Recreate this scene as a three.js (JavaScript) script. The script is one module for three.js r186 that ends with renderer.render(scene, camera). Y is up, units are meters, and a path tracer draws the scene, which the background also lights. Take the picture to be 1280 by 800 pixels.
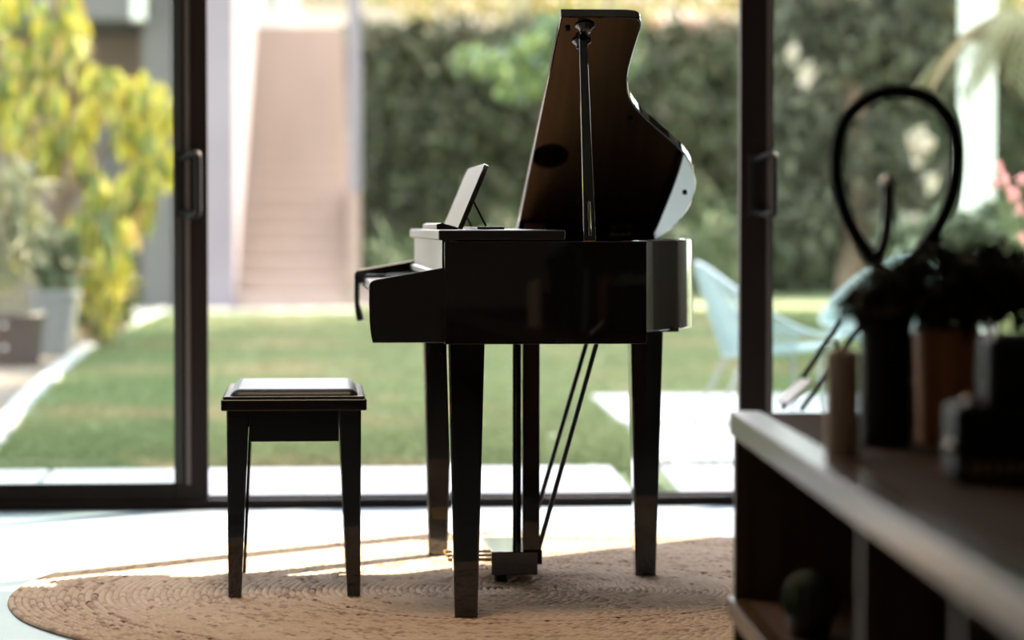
import * as THREE from 'three';
import { RoundedBoxGeometry } from 'three/addons/geometries/RoundedBoxGeometry.js';
import { RectAreaLightUniformsLib } from 'three/addons/lights/RectAreaLightUniformsLib.js';
import { mergeGeometries, toCreasedNormals } from 'three/addons/utils/BufferGeometryUtils.js';

// ---------------------------------------------------------------- camera, sky, sun, exposure
const scene = new THREE.Scene();
const FPX = 3460, YAW = THREE.MathUtils.degToRad(4.6), PITCH = Math.atan(118 / FPX);
const EYE = new THREE.Vector3(0, 0.87, 8.56);
const camera = new THREE.PerspectiveCamera(2 * Math.atan(400 / FPX) * 180 / Math.PI, 1.6, 0.05, 400);
camera.position.copy(EYE);
camera.rotation.order = 'YXZ';
camera.rotation.set(-PITCH, -YAW, 0);
camera.focus = 6.12;
camera.setFocalLength(camera.getFocalLength());
camera.userData.fStop = 2.2;
scene.add(camera);

const renderer = new THREE.WebGLRenderer({ antialias: true });
renderer.toneMapping = THREE.LinearToneMapping;
renderer.toneMappingExposure = 2.4;
renderer.shadowMap.enabled = true;

const SKY_LEVEL = 2.0;
const SUN_EL = THREE.MathUtils.degToRad(36.6), SUN_H = new THREE.Vector2(0.77, -0.64).normalize();
const SUN_DIR = new THREE.Vector3(SUN_H.x * Math.cos(SUN_EL), Math.sin(SUN_EL), SUN_H.y * Math.cos(SUN_EL));
{ // hazy bright sky: whitish at the horizon, pale blue overhead
  const W = 128, H = 64, d = new Float32Array(W * H * 4);
  for (let j = 0; j < H; j++) {
    const el = Math.max(0, ((j + 0.5) / H - 0.5) * Math.PI), t = Math.pow(Math.sin(el), 0.6), c = [1.48, 1.43, 1.40].map((x, i) => x + ([0.90, 0.98, 1.16][i] - x) * t);
    for (let i = 0; i < W; i++) { const k = (j * W + i) * 4; for (let q = 0; q < 3; q++) d[k + q] = c[q] * SKY_LEVEL; d[k + 3] = 1; }
  }
  const t = new THREE.DataTexture(d, W, H, THREE.RGBAFormat, THREE.FloatType); t.mapping = THREE.EquirectangularReflectionMapping; t.magFilter = THREE.LinearFilter; t.needsUpdate = true;
  scene.background = t; scene.environment = t;
}
const sun = new THREE.DirectionalLight(0xffe9d0, 14);
sun.target.position.set(0, 0, -2);
sun.position.copy(SUN_DIR).multiplyScalar(40).add(sun.target.position);
sun.castShadow = true;
sun.shadow.mapSize.set(4096, 4096);
Object.assign(sun.shadow.camera, { left: -30, right: 30, top: 30, bottom: -30, near: 1, far: 120 });
scene.add(sun, sun.target);

// ---------------------------------------------------------------- helpers
function rngOf(seed) { let a = seed >>> 0; return () => { a = (a + 0x6d2b79f5) | 0; let t = Math.imul(a ^ (a >>> 15), 1 | a); t = (t + Math.imul(t ^ (t >>> 7), 61 | t)) ^ t; return ((t ^ (t >>> 14)) >>> 0) / 4294967296; }; }
const V = (x, y, z) => new THREE.Vector3(x, y, z);
// pixel of the 1280 x 800 frame to a point on the plane z = const or y = const
const AX_R = V(Math.cos(YAW), 0, Math.sin(YAW)), AX_FH = V(Math.sin(YAW), 0, -Math.cos(YAW));
const AX_F = AX_FH.clone().multiplyScalar(Math.cos(PITCH)).add(V(0, -Math.sin(PITCH), 0));
const AX_U = V(0, Math.cos(PITCH), 0).addScaledVector(AX_FH, Math.sin(PITCH));
const ray = (px, py) => AX_F.clone().addScaledVector(AX_R, (px - 640) / FPX).addScaledVector(AX_U, (400 - py) / FPX);
function atZ(px, py, z) { const r = ray(px, py); return EYE.clone().addScaledVector(r, (z - EYE.z) / r.z); }
function atY(px, py, y) { const r = ray(px, py); return EYE.clone().addScaledVector(r, (y - EYE.y) / r.y); }

const taken = new Map();
function numbered(name) { const n = taken.get(name) ?? 0; taken.set(name, n + 1); return n ? name + '_' + String(n).padStart(3, '0') : name; }
function tag(o, label, category, group, kind) {
  if (label) o.userData.label = label;
  if (category) o.userData.category = category;
  if (group) o.userData.group = group;
  if (kind) o.userData.kind = kind;
  return o;
}
function thing(name, label, category, [x, y, z] = [0, 0, 0], turn = 0, group) {
  const o = new THREE.Group(); o.name = numbered(name); o.position.set(x, y, z); o.rotation.y = turn; scene.add(o);
  return tag(o, label, category, group);
}
function structure(name, label, [x, y, z] = [0, 0, 0]) {
  const o = new THREE.Group(); o.name = numbered(name); o.position.set(x, y, z); scene.add(o);
  o.userData.kind = 'structure'; o.userData.label = label; return o;
}
function part(name, geo, mat, parent, label) {
  const m = new THREE.Mesh(geo, mat); m.name = parent === scene ? numbered(name) : name; m.castShadow = m.receiveShadow = true; parent.add(m);
  if (label) m.userData.label = label;
  return m;
}
// a box between two corners, its edges rounded by r
function bx(x0, x1, y0, y1, z0, z1, r = 0.002, seg = 2) {
  const w = Math.abs(x1 - x0), h = Math.abs(y1 - y0), d = Math.abs(z1 - z0), rr = Math.min(r, w / 2.01, h / 2.01, d / 2.01);
  const g = rr > 0 ? new RoundedBoxGeometry(w, h, d, seg, rr) : new THREE.BoxGeometry(w, h, d);
  worldUV(g);
  g.translate((x0 + x1) / 2, (y0 + y1) / 2, (z0 + z1) / 2);
  return g;
}
// uv in metres by the main direction of each face
function worldUV(g) {
  const p = g.attributes.position, n = g.attributes.normal, uv = new Float32Array(p.count * 2);
  for (let i = 0; i < p.count; i++) {
    const ax = Math.abs(n.getX(i)), ay = Math.abs(n.getY(i)), az = Math.abs(n.getZ(i));
    const [a, b] = ay >= ax && ay >= az ? [p.getX(i), p.getZ(i)] : ax >= az ? [p.getZ(i), p.getY(i)] : [p.getX(i), p.getY(i)];
    uv[i * 2] = a; uv[i * 2 + 1] = b;
  }
  g.setAttribute('uv', new THREE.BufferAttribute(uv, 2));
  return g;
}
const merge = (list) => mergeGeometries(list.map((g) => { const q = g.index ? g.toNonIndexed() : g; for (const k of Object.keys(q.attributes)) if (!['position', 'normal', 'uv'].includes(k)) q.deleteAttribute(k); return q; }));
function tube(points, radius, seg = 32, rad = 8, closed = false) { return new THREE.TubeGeometry(new THREE.CatmullRomCurve3(points, closed), seg, radius, rad, closed); }
function rod(a, b, r0, r1 = r0, seg = 10) {
  const d = b.clone().sub(a), g = new THREE.CylinderGeometry(r1, r0, d.length(), seg);
  g.applyQuaternion(new THREE.Quaternion().setFromUnitVectors(V(0, 1, 0), d.clone().normalize()));
  return g.translate((a.x + b.x) / 2, (a.y + b.y) / 2, (a.z + b.z) / 2);
}
// a square bar that tapers from (w0, d0) at y0 to (w1, d1) at y1
function taper(cx, cz, y0, w0, d0, y1, w1, d1, ch = 0.003) {
  const ring = (y, w, d) => [[-w / 2 + ch, -d / 2], [w / 2 - ch, -d / 2], [w / 2, -d / 2 + ch], [w / 2, d / 2 - ch], [w / 2 - ch, d / 2], [-w / 2 + ch, d / 2], [-w / 2, d / 2 - ch], [-w / 2, -d / 2 + ch]].map(([x, z]) => [cx + x, y, cz + z]);
  const a = ring(y0, w0, d0), b = ring(y1, w1, d1), pos = [];
  const tri = (p, q, r) => pos.push(...p, ...q, ...r);
  for (let i = 0; i < 8; i++) { const j = (i + 1) % 8; tri(a[i], b[i], b[j]); tri(a[i], b[j], a[j]); }
  for (let i = 1; i < 7; i++) { tri(a[0], a[i], a[i + 1]); tri(b[0], b[i + 1], b[i]); }
  const g = new THREE.BufferGeometry(); g.setAttribute('position', new THREE.Float32BufferAttribute(pos, 3)); g.computeVertexNormals();
  return worldUV(g);
}
// outline in plan [x, -z] lifted from y0 to y1
function planExtrude(pts, y0, y1, bevel = 0) {
  const s = new THREE.Shape(pts.map(([x, v]) => new THREE.Vector2(x, v)));
  const g = new THREE.ExtrudeGeometry(s, { depth: y1 - y0 - 2 * bevel, bevelEnabled: bevel > 0, bevelThickness: bevel, bevelSize: bevel, bevelOffset: -bevel, bevelSegments: 2, steps: 1 });
  g.rotateX(-Math.PI / 2); g.translate(0, y0 + bevel, 0);
  return toCreasedNormals(g, 0.3);
}

// ---------------------------------------------------------------- computed textures
function lattice(seed, n) { const r = rngOf(seed), a = new Float32Array(n * n); for (let i = 0; i < a.length; i++) a[i] = r(); return a; }
function fbm(seed, base, oct, sx = 1, sy = 1) {   // tiles on 0..1
  const L = []; for (let o = 0; o < oct; o++) L.push([base * 2 ** o, lattice(seed + o * 17, 256)]);
  const sm = (t) => t * t * (3 - 2 * t);
  return (u, v) => {
    let s = 0, a = 0.5, t = 0;
    for (const [f, g] of L) {
      const fx = Math.max(1, Math.round(f * sx)), fy = Math.max(1, Math.round(f * sy)), x = u * fx, y = v * fy, x0 = Math.floor(x), y0 = Math.floor(y), dx = sm(x - x0), dy = sm(y - y0);
      const at = (i, j) => g[((((i % fx) + fx) % fx) % 256) + ((((j % fy) + fy) % fy) % 256) * 256];
      s += a * ((at(x0, y0) * (1 - dx) + at(x0 + 1, y0) * dx) * (1 - dy) + (at(x0, y0 + 1) * (1 - dx) + at(x0 + 1, y0 + 1) * dx) * dy); t += a; a *= 0.5;
    }
    return s / t;
  };
}
function texture(n, f, srgb = false, repeat = 1) {
  const d = new Uint8Array(n * n * 4);
  for (let j = 0; j < n; j++) for (let i = 0; i < n; i++) { const c = f((i + 0.5) / n, (j + 0.5) / n), k = (j * n + i) * 4; for (let q = 0; q < 3; q++) d[k + q] = Math.max(0, Math.min(255, Math.round(255 * (Array.isArray(c) ? c[q] : c)))); d[k + 3] = 255; }
  const t = new THREE.DataTexture(d, n, n); t.wrapS = t.wrapT = THREE.RepeatWrapping; t.magFilter = THREE.LinearFilter; t.minFilter = THREE.LinearMipmapLinearFilter; t.generateMipmaps = true;
  if (srgb) t.colorSpace = THREE.SRGBColorSpace;
  t.repeat.set(repeat, repeat); t.needsUpdate = true;
  return t;
}
const lerp3 = (a, b, t) => a.map((x, i) => x + (b[i] - x) * t);
const toS = (c) => c.map((x) => (x <= 0.0031308 ? 12.92 * x : 1.055 * x ** (1 / 2.4) - 0.055));
const N1 = fbm(11, 4, 6), N2 = fbm(23, 16, 4), N3 = fbm(37, 64, 2), GR = fbm(51, 4, 5, 12, 0.5), NB = fbm(67, 8, 5);
const T = {
  concrete: texture(512, (u, v) => toS(lerp3([0.18, 0.235, 0.275], [0.26, 0.32, 0.36], N1(u, v) * 0.75 + N3(u, v) * 0.25)), true, 0.4),
  concreteRough: texture(256, (u, v) => 0.55 + 0.45 * N1(u, v), false, 0.4),
  slab: texture(256, (u, v) => toS(lerp3([0.36, 0.35, 0.34], [0.47, 0.46, 0.455], N2(u, v))), true, 0.7),
  grass: texture(512, (u, v) => { const t = N1(u, v), k = N3(u, v); return toS(lerp3(lerp3([0.11, 0.15, 0.06], [0.165, 0.20, 0.09], k), [0.30, 0.28, 0.165], Math.max(0, (t - 0.5) * 2.4))); }, true, 0.25),
  stucco: texture(256, (u, v) => 0.35 + 0.65 * N3(u, v), false, 1),
  stuccoTone: texture(256, (u, v) => 0.86 + 0.14 * N1(u, v), true, 0.3),
  wood: texture(512, (u, v) => { const g = GR(u, v), k = N3(u, v); return toS(lerp3([0.30, 0.15, 0.06], [0.52, 0.29, 0.13], g * 0.8 + k * 0.2)); }, true, 1.5),
  walnut: texture(512, (u, v) => { const g = GR(u, v), k = N3(u, v); return toS(lerp3([0.055, 0.027, 0.017], [0.16, 0.085, 0.05], g * 0.85 + k * 0.15)); }, true, 1.2),
  jute: texture(512, (u, v) => { const k = N3(u, v), t = N1(u, v), f = NB(u * 3, v); return toS(lerp3(lerp3([0.60, 0.41, 0.29], [0.90, 0.72, 0.575], t * 0.5 + k * 0.5), [0.30, 0.155, 0.09], Math.max(0, f - 0.54) * 4)); }, true, 1),
  bark: texture(256, (u, v) => toS(lerp3([0.10, 0.07, 0.05], [0.26, 0.19, 0.14], GR(u, v))), true, 1),
  plaster: texture(256, (u, v) => 0.94 + 0.06 * N1(u, v), true, 0.3),
};
const std = (o) => new THREE.MeshStandardMaterial(o), phy = (o) => new THREE.MeshPhysicalMaterial(o);
const rgb = (r, g, b) => new THREE.Color().setRGB(r, g, b);
const M = {
  floor: phy({ map: T.concrete, roughnessMap: T.concreteRough, roughness: 0.42, clearcoat: 0.25, clearcoatRoughness: 0.25 }),
  plaster: std({ map: T.plaster, color: rgb(0.72, 0.66, 0.60), roughness: 0.95 }),
  ceiling: std({ map: T.plaster, color: rgb(0.78, 0.76, 0.73), roughness: 0.95 }),
  darkWall: std({ map: T.walnut, color: rgb(0.35, 0.32, 0.30), roughness: 0.8 }),
  bronze: phy({ color: rgb(0.011, 0.006, 0.0055), roughness: 0.5, specularIntensity: 0.35 }),
  bronzeEdge: std({ color: rgb(0.10, 0.085, 0.08), roughness: 0.45, metalness: 0.3 }),
  gasket: std({ color: rgb(0.012, 0.012, 0.012), roughness: 0.6 }),
  glass: phy({ color: rgb(0.86, 0.91, 0.88), roughness: 0.02, transmission: 1, thickness: 0, ior: 1.5 }),
  black: phy({ color: rgb(0.0055, 0.0045, 0.0045), roughness: 0.2, specularIntensity: 0.2, clearcoat: 1, clearcoatRoughness: 0.03 }),
  lidBlack: phy({ color: rgb(0.006, 0.0045, 0.004), roughness: 0.06, clearcoat: 1, clearcoatRoughness: 0.02 }),
  blackSatin: phy({ color: rgb(0.010, 0.0075, 0.0075), roughness: 0.32, clearcoat: 0.4, clearcoatRoughness: 0.15 }),
  leather: phy({ color: rgb(0.012, 0.012, 0.014), roughness: 0.42, clearcoat: 0.1, clearcoatRoughness: 0.3 }),
  deck: std({ map: T.wood, roughness: 0.95 }),
  dark: std({ color: rgb(0.003, 0.003, 0.003), roughness: 0.9 }),
  whiteKey: phy({ color: rgb(0.78, 0.75, 0.68), roughness: 0.2, clearcoat: 0.5 }),
  ebony: phy({ color: rgb(0.006, 0.0055, 0.0055), roughness: 0.55, specularIntensity: 0.4 }),
  felt: std({ color: rgb(0.18, 0.02, 0.02), roughness: 1 }),
  chrome: std({ color: rgb(0.62, 0.58, 0.55), roughness: 0.18, metalness: 1 }),
  hinge: std({ color: rgb(0.42, 0.33, 0.29), roughness: 0.35, metalness: 1 }),
  darkChrome: std({ color: rgb(0.16, 0.13, 0.12), roughness: 0.15, metalness: 1 }),
  brass: std({ color: rgb(0.70, 0.48, 0.20), roughness: 0.22, metalness: 1 }),
  jute: std({ map: T.jute, roughness: 1 }),
  walnut: phy({ map: T.walnut, roughness: 0.5, specularIntensity: 0.5 }),
  walnutMatte: phy({ map: T.walnut, color: rgb(0.6, 0.56, 0.52), roughness: 0.8, specularIntensity: 0.25 }),
  edging: phy({ map: T.wood, color: rgb(0.24, 0.215, 0.20), roughness: 0.27 }),
  slab: std({ map: T.slab, roughness: 0.9, bumpMap: T.stucco, bumpScale: 0.003 }),
  lawn: std({ map: T.grass, roughness: 1 }),
  blade: std({ color: rgb(0.16, 0.20, 0.085), roughness: 0.9, side: THREE.DoubleSide }),
  stuccoGrey: std({ map: T.stuccoTone, color: rgb(0.15, 0.142, 0.138), roughness: 1, bumpMap: T.stucco, bumpScale: 0.004 }),
  stuccoPale: std({ map: T.stuccoTone, color: rgb(0.20, 0.188, 0.20), roughness: 1, bumpMap: T.stucco, bumpScale: 0.004 }),
  step: std({ map: T.stuccoTone, color: rgb(0.35, 0.272, 0.222), roughness: 1, bumpMap: T.stucco, bumpScale: 0.003 }),
  pathTan: std({ map: T.slab, color: rgb(0.34, 0.26, 0.21), roughness: 1 }),
  white: std({ map: T.stuccoTone, color: rgb(0.74, 0.76, 0.68), roughness: 0.8 }),
  cream: std({ map: T.stuccoTone, color: rgb(0.80, 0.70, 0.60), roughness: 1 }),
  brownWall: std({ map: T.stuccoTone, color: rgb(0.30, 0.23, 0.19), roughness: 1 }),
  darkGlass: phy({ color: rgb(0.03, 0.035, 0.04), roughness: 0.08 }),
  bark: std({ map: T.bark, roughness: 1 }),
  leaf: phy({ color: 0xffffff, roughness: 0.65, transmission: 0.4, thickness: 0, side: THREE.DoubleSide }),
  leafDull: std({ color: 0xffffff, roughness: 0.75, side: THREE.DoubleSide }),
  soil: std({ color: rgb(0.10, 0.07, 0.05), roughness: 1 }),
  potBrown: std({ color: rgb(0.055, 0.035, 0.03), roughness: 0.5 }),
  potGrey: std({ map: T.stuccoTone, color: rgb(0.19, 0.19, 0.19), roughness: 0.85 }),
  aqua: std({ color: rgb(0.24, 0.345, 0.34), roughness: 0.45 }),
  aquaFrame: std({ color: rgb(0.26, 0.33, 0.34), roughness: 0.4 }),
  wireDark: std({ color: rgb(0.20, 0.22, 0.22), roughness: 0.5 }),
};

// ---------------------------------------------------------------- room shell
const RX0 = -3.4, RX1 = 2.95, RZ1 = 10.4, CEIL = 2.75, DX0 = -2.3, DX1 = 2.55, HEAD = 2.40, WT = 0.16;
part('floor', bx(RX0 - WT, RX1 + WT, -0.12, 0, -0.12, RZ1 + WT, 0), M.floor, scene, 'pale polished concrete floor').userData.kind = 'structure';
part('ceiling', bx(RX0 - WT, RX1 + WT, CEIL, CEIL + 0.2, -WT, RZ1 + WT, 0), M.ceiling, scene, 'white plastered ceiling').userData.kind = 'structure';
const wallFront = structure('wall_front', 'plastered wall around the wide glass door opening');
part('header', bx(RX0 - WT, RX1 + WT, HEAD, CEIL, -WT, 0, 0), M.plaster, wallFront);
part('pier', bx(RX0 - WT, DX0, 0, HEAD, -WT, 0, 0), M.plaster, wallFront);
part('pier', bx(DX1, RX1 + WT, 0, HEAD, -WT, 0, 0), M.plaster, wallFront);
part('wall_left', bx(RX0 - WT, RX0, 0, CEIL, 0, RZ1, 0), M.plaster, scene, 'plain plastered wall beside the room').userData.kind = 'structure';
part('wall_right', bx(RX1, RX1 + WT, 0, CEIL, 0, RZ1, 0), M.darkWall, scene, 'dark brown panelled wall behind the wooden console').userData.kind = 'structure';
part('wall_back', bx(RX0 - WT, RX1 + WT, 0, CEIL, RZ1, RZ1 + WT, 0), M.plaster, scene, 'plain plastered wall facing the garden door').userData.kind = 'structure';
const trim = structure('trim_1', 'dark bronze door track and head frame');
part('track', merge([bx(DX0, DX1, 0.001, 0.012, -0.10, 0.045, 0.002), bx(DX0, DX1, 0.012, 0.028, -0.012, -0.002, 0), bx(DX0, DX1, 0.012, 0.028, 0.028, 0.04, 0), bx(DX0, DX1, 0.012, 0.030, -0.1, -0.085, 0)]), M.bronze, trim);
part('head_frame', bx(DX0, DX1, HEAD - 0.05, HEAD - 0.001, -0.11, 0.03, 0.003), M.bronze, trim);
part('jamb', bx(DX0 + 0.001, DX0 + 0.05, 0.03, HEAD - 0.05, -0.11, 0.03, 0.003), M.bronze, trim);
part('jamb', bx(DX1 - 0.05, DX1 - 0.001, 0.03, HEAD - 0.05, -0.11, 0.03, 0.003), M.bronze, trim);

function slidingDoor(name, label, x0, x1, z, lock, railTop) {   // lock: which side carries the handle
  const d = structure(name, label), y0 = 0.014, y1 = HEAD - 0.052, sw = 0.104, t = 0.036, hx = lock > 0 ? x1 - sw : x0, ox = lock > 0 ? x0 : x1 - 0.07;
  const z0 = z - t / 2, z1 = z + t / 2;
  part('stile', bx(hx, hx + sw, y0, y1, z0, z1, 0.003), M.bronze, d);
  part('stile', bx(ox, ox + 0.07, y0, y1, z0, z1, 0.003), M.bronze, d);
  const gx0 = lock > 0 ? ox + 0.07 : hx + sw, gx1 = lock > 0 ? hx : ox;
  part('rail', bx(gx0, gx1, y0, railTop, z0, z1, 0.003), M.bronze, d);
  part('rail', bx(gx0, gx1, y1 - 0.08, y1, z0, z1, 0.003), M.bronze, d);
  part('pane', bx(gx0 - 0.008, gx1 + 0.008, railTop - 0.008, y1 - 0.072, z - 0.002, z + 0.002, 0), M.glass, d, 'clear door glass');
  // the stile's raised bead and dark gasket toward the glass
  const gb = lock > 0 ? [hx + 0.036, hx + 0.050] : [hx + 0.084, hx + 0.098], gg = lock > 0 ? [hx + 0.0, hx + 0.026] : [hx + 0.099, hx + 0.104];
  part('bead', bx(gb[0], gb[1], y0 + 0.06, y1 - 0.06, z1 - 0.001, z1 + 0.006, 0.002), M.bronzeEdge, d);
  part('gasket', bx(gg[0], gg[1], railTop, y1 - 0.06, z1 - 0.001, z1 + 0.004, 0.001), M.gasket, d);
  return d;
}
const door1 = slidingDoor('door_1', 'dark bronze sliding glass door in front of the yellow tree', DX0 + 0.05, -0.249, 0.010, 1, 0.079);
const door2 = slidingDoor('door_2', 'dark bronze sliding glass door behind the wooden console', 1.398, DX1 - 0.05, 0.010, -1, 0.079);
function doorHandle(parent, hx, flip) {
  const h = new THREE.Group(); h.name = 'handle'; parent.add(h); h.userData.label = 'dark angular pull handle';
  const z = 0.030, y0 = 0.915, y1 = 1.075, ex = hx + 0.058 * flip;
  part('grip', tube([V(hx, y1, z), V(hx + 0.02 * flip, y1 + 0.006, z + 0.012), V(ex - 0.008 * flip, y1 + 0.014, z + 0.046), V(ex, y1 + 0.008, z + 0.052), V(ex + 0.001 * flip, y1 - 0.03, z + 0.054), V(ex + 0.001 * flip, y0 + 0.03, z + 0.054), V(ex, y0 - 0.008, z + 0.052), V(ex - 0.008 * flip, y0 - 0.014, z + 0.046), V(hx + 0.02 * flip, y0 - 0.006, z + 0.012), V(hx, y0, z)], 0.0105, 60, 10), M.ebony, h);
  part('back_plate', bx(hx - 0.013, hx + 0.013, y0 - 0.02, y1 + 0.02, z - 0.003, z + 0.006, 0.004), M.ebony, h);
  part('end_cap', new THREE.SphereGeometry(0.0095, 14, 10).translate(ex, y1 + 0.012, z + 0.053), M.bronzeEdge, h);
}
doorHandle(door1, -0.335, 1);
doorHandle(door2, 1.438, 1);

{ // warm flush ceiling lamp over the near half of the room, outside the frame
  RectAreaLightUniformsLib.init();
  const l = thing('ceiling_lamp', 'square warm flush lamp on the ceiling', 'lamp', [0.0, CEIL, 3.1]);
  part('housing', bx(-0.34, 0.34, -0.05, -0.001, -0.34, 0.34, 0.006), M.bronze, l);
  part('diffuser', bx(-0.31, 0.31, -0.058, -0.049, -0.31, 0.31, 0.003), std({ color: rgb(0.8, 0.75, 0.68), emissive: rgb(1, 0.74, 0.48), emissiveIntensity: 1.5, roughness: 0.6 }), l, 'glowing warm diffuser');
  const a = new THREE.RectAreaLight(rgb(1, 0.74, 0.50), 6.5, 0.6, 0.6); a.name = 'ceiling_lamp_light'; a.position.set(0, -0.062, 0); a.rotation.x = -Math.PI / 2; l.add(a);
}

// ---------------------------------------------------------------- braided rug
{
  const rug = thing('braided_rug', 'large round braided jute rug under the piano and its bench', 'rug', [0.573, 0, 2.038]);
  const RR = 1.225, W = 0.0158, n = Math.floor(RR / W), r = rngOf(5);
  for (let k = 0; k < n; k++) {
    const R0 = RR - (k + 0.5) * W; if (R0 < 0.02) break;
    const seg = Math.max(24, Math.round(2 * Math.PI * R0 / 0.0075)), prof = 6, pos = [], uv = [], idx = [], turns = Math.max(3, Math.round(2 * Math.PI * R0 / 0.025)), ph = r() * 6.28, du = r();
    for (let i = 0; i <= seg; i++) for (let j = 0; j <= prof; j++) {
      const a = i / seg * Math.PI * 2, q = j / prof * Math.PI, br = 0.85 + 0.15 * Math.cos(turns * a * 1 + ph + (q - 1.57) * 1.8), wob = 0.0008 * Math.sin(a * 23 + k);
      const rr = R0 + wob - Math.sign(Math.cos(q)) * Math.pow(Math.abs(Math.cos(q)), 0.8) * W * 0.5, y = 0.002 + Math.pow(Math.sin(q), 0.85) * 0.0090 * br;
      pos.push(Math.cos(a) * rr, y, Math.sin(a) * rr); uv.push(a * R0 + du, j / prof * 0.03 + k * 0.031);
    }
    for (let i = 0; i < seg; i++) for (let j = 0; j < prof; j++) { const a = i * (prof + 1) + j, b = a + prof + 1; idx.push(a, a + 1, b, b, a + 1, b + 1); }
    const g = new THREE.BufferGeometry(); g.setAttribute('position', new THREE.Float32BufferAttribute(pos, 3)); g.setAttribute('uv', new THREE.Float32BufferAttribute(uv, 2)); g.setIndex(idx); g.computeVertexNormals();
    part('braid', g, M.jute, rug);
  }
  part('backing', new THREE.CylinderGeometry(RR - 0.01, RR - 0.01, 0.003, 96).translate(0, 0.0018, 0), M.jute, rug);
}

// ---------------------------------------------------------------- piano bench
{
  const b = thing('piano_bench', 'black lacquered piano bench with padded leather seat', 'bench', [0.012, 0.011, 1.915], THREE.MathUtils.degToRad(-0.5));
  const W = 0.31, D = 0.49, HT = 0.432;
  for (const sx of [-1, 1]) for (const sz of [-1, 1]) {
    const g = taper(0, 0, 0, 0.030, 0.030, HT, 0.052, 0.052);
    g.translate(0, -HT, 0); g.applyMatrix4(new THREE.Matrix4().makeShear(0, 0, 0, 0, 0, 0)); g.translate(0, HT, 0);
    // outer faces stay upright: the taper is cut from the inner faces
    const p = g.attributes.position; for (let i = 0; i < p.count; i++) { const t = p.getY(i) / HT, sh = (0.052 - (0.030 + 0.022 * t)) / 2; p.setX(i, p.getX(i) + sx * sh * 0.75); p.setZ(i, p.getZ(i) + sz * sh * 0.75); }
    part('leg', g.translate(sx * (W / 2 - 0.026), 0, sz * (D / 2 - 0.026)), M.black, b);
  }
  for (const sx of [-1, 1]) part('apron', bx(sx * (W / 2 - 0.0015), sx * (W / 2 - 0.024), 0.36, HT, -D / 2 + 0.052, D / 2 - 0.052, 0.002), M.black, b);
  for (const sz of [-1, 1]) part('apron', bx(-W / 2 + 0.052, W / 2 - 0.052, 0.36, HT, sz * (D / 2 - 0.0015), sz * (D / 2 - 0.024), 0.002), M.black, b);
  part('seat_frame', merge([bx(-W / 2 - 0.013, W / 2 + 0.013, HT, HT + 0.027, -D / 2 - 0.013, D / 2 + 0.013, 0.004, 3), bx(-W / 2 - 0.008, W / 2 + 0.008, HT + 0.026, HT + 0.034, -D / 2 - 0.008, D / 2 + 0.008, 0.003)]), M.black, b);
  // cushion: a pillow that bulges to the middle
  const cg = new RoundedBoxGeometry(W - 0.012, 0.046, D - 0.012, 8, 0.0225), p = cg.attributes.position;
  for (let i = 0; i < p.count; i++) { const u = p.getX(i) / (W / 2), v = p.getZ(i) / (D / 2); if (p.getY(i) > 0) p.setY(i, p.getY(i) * (0.75 + 0.38 * (1 - u ** 4) * (1 - v ** 6))); }
  cg.computeVertexNormals();
  part('cushion', cg.translate(0, HT + 0.030, 0), M.leather, b, 'padded black leather cushion');
}

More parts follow.
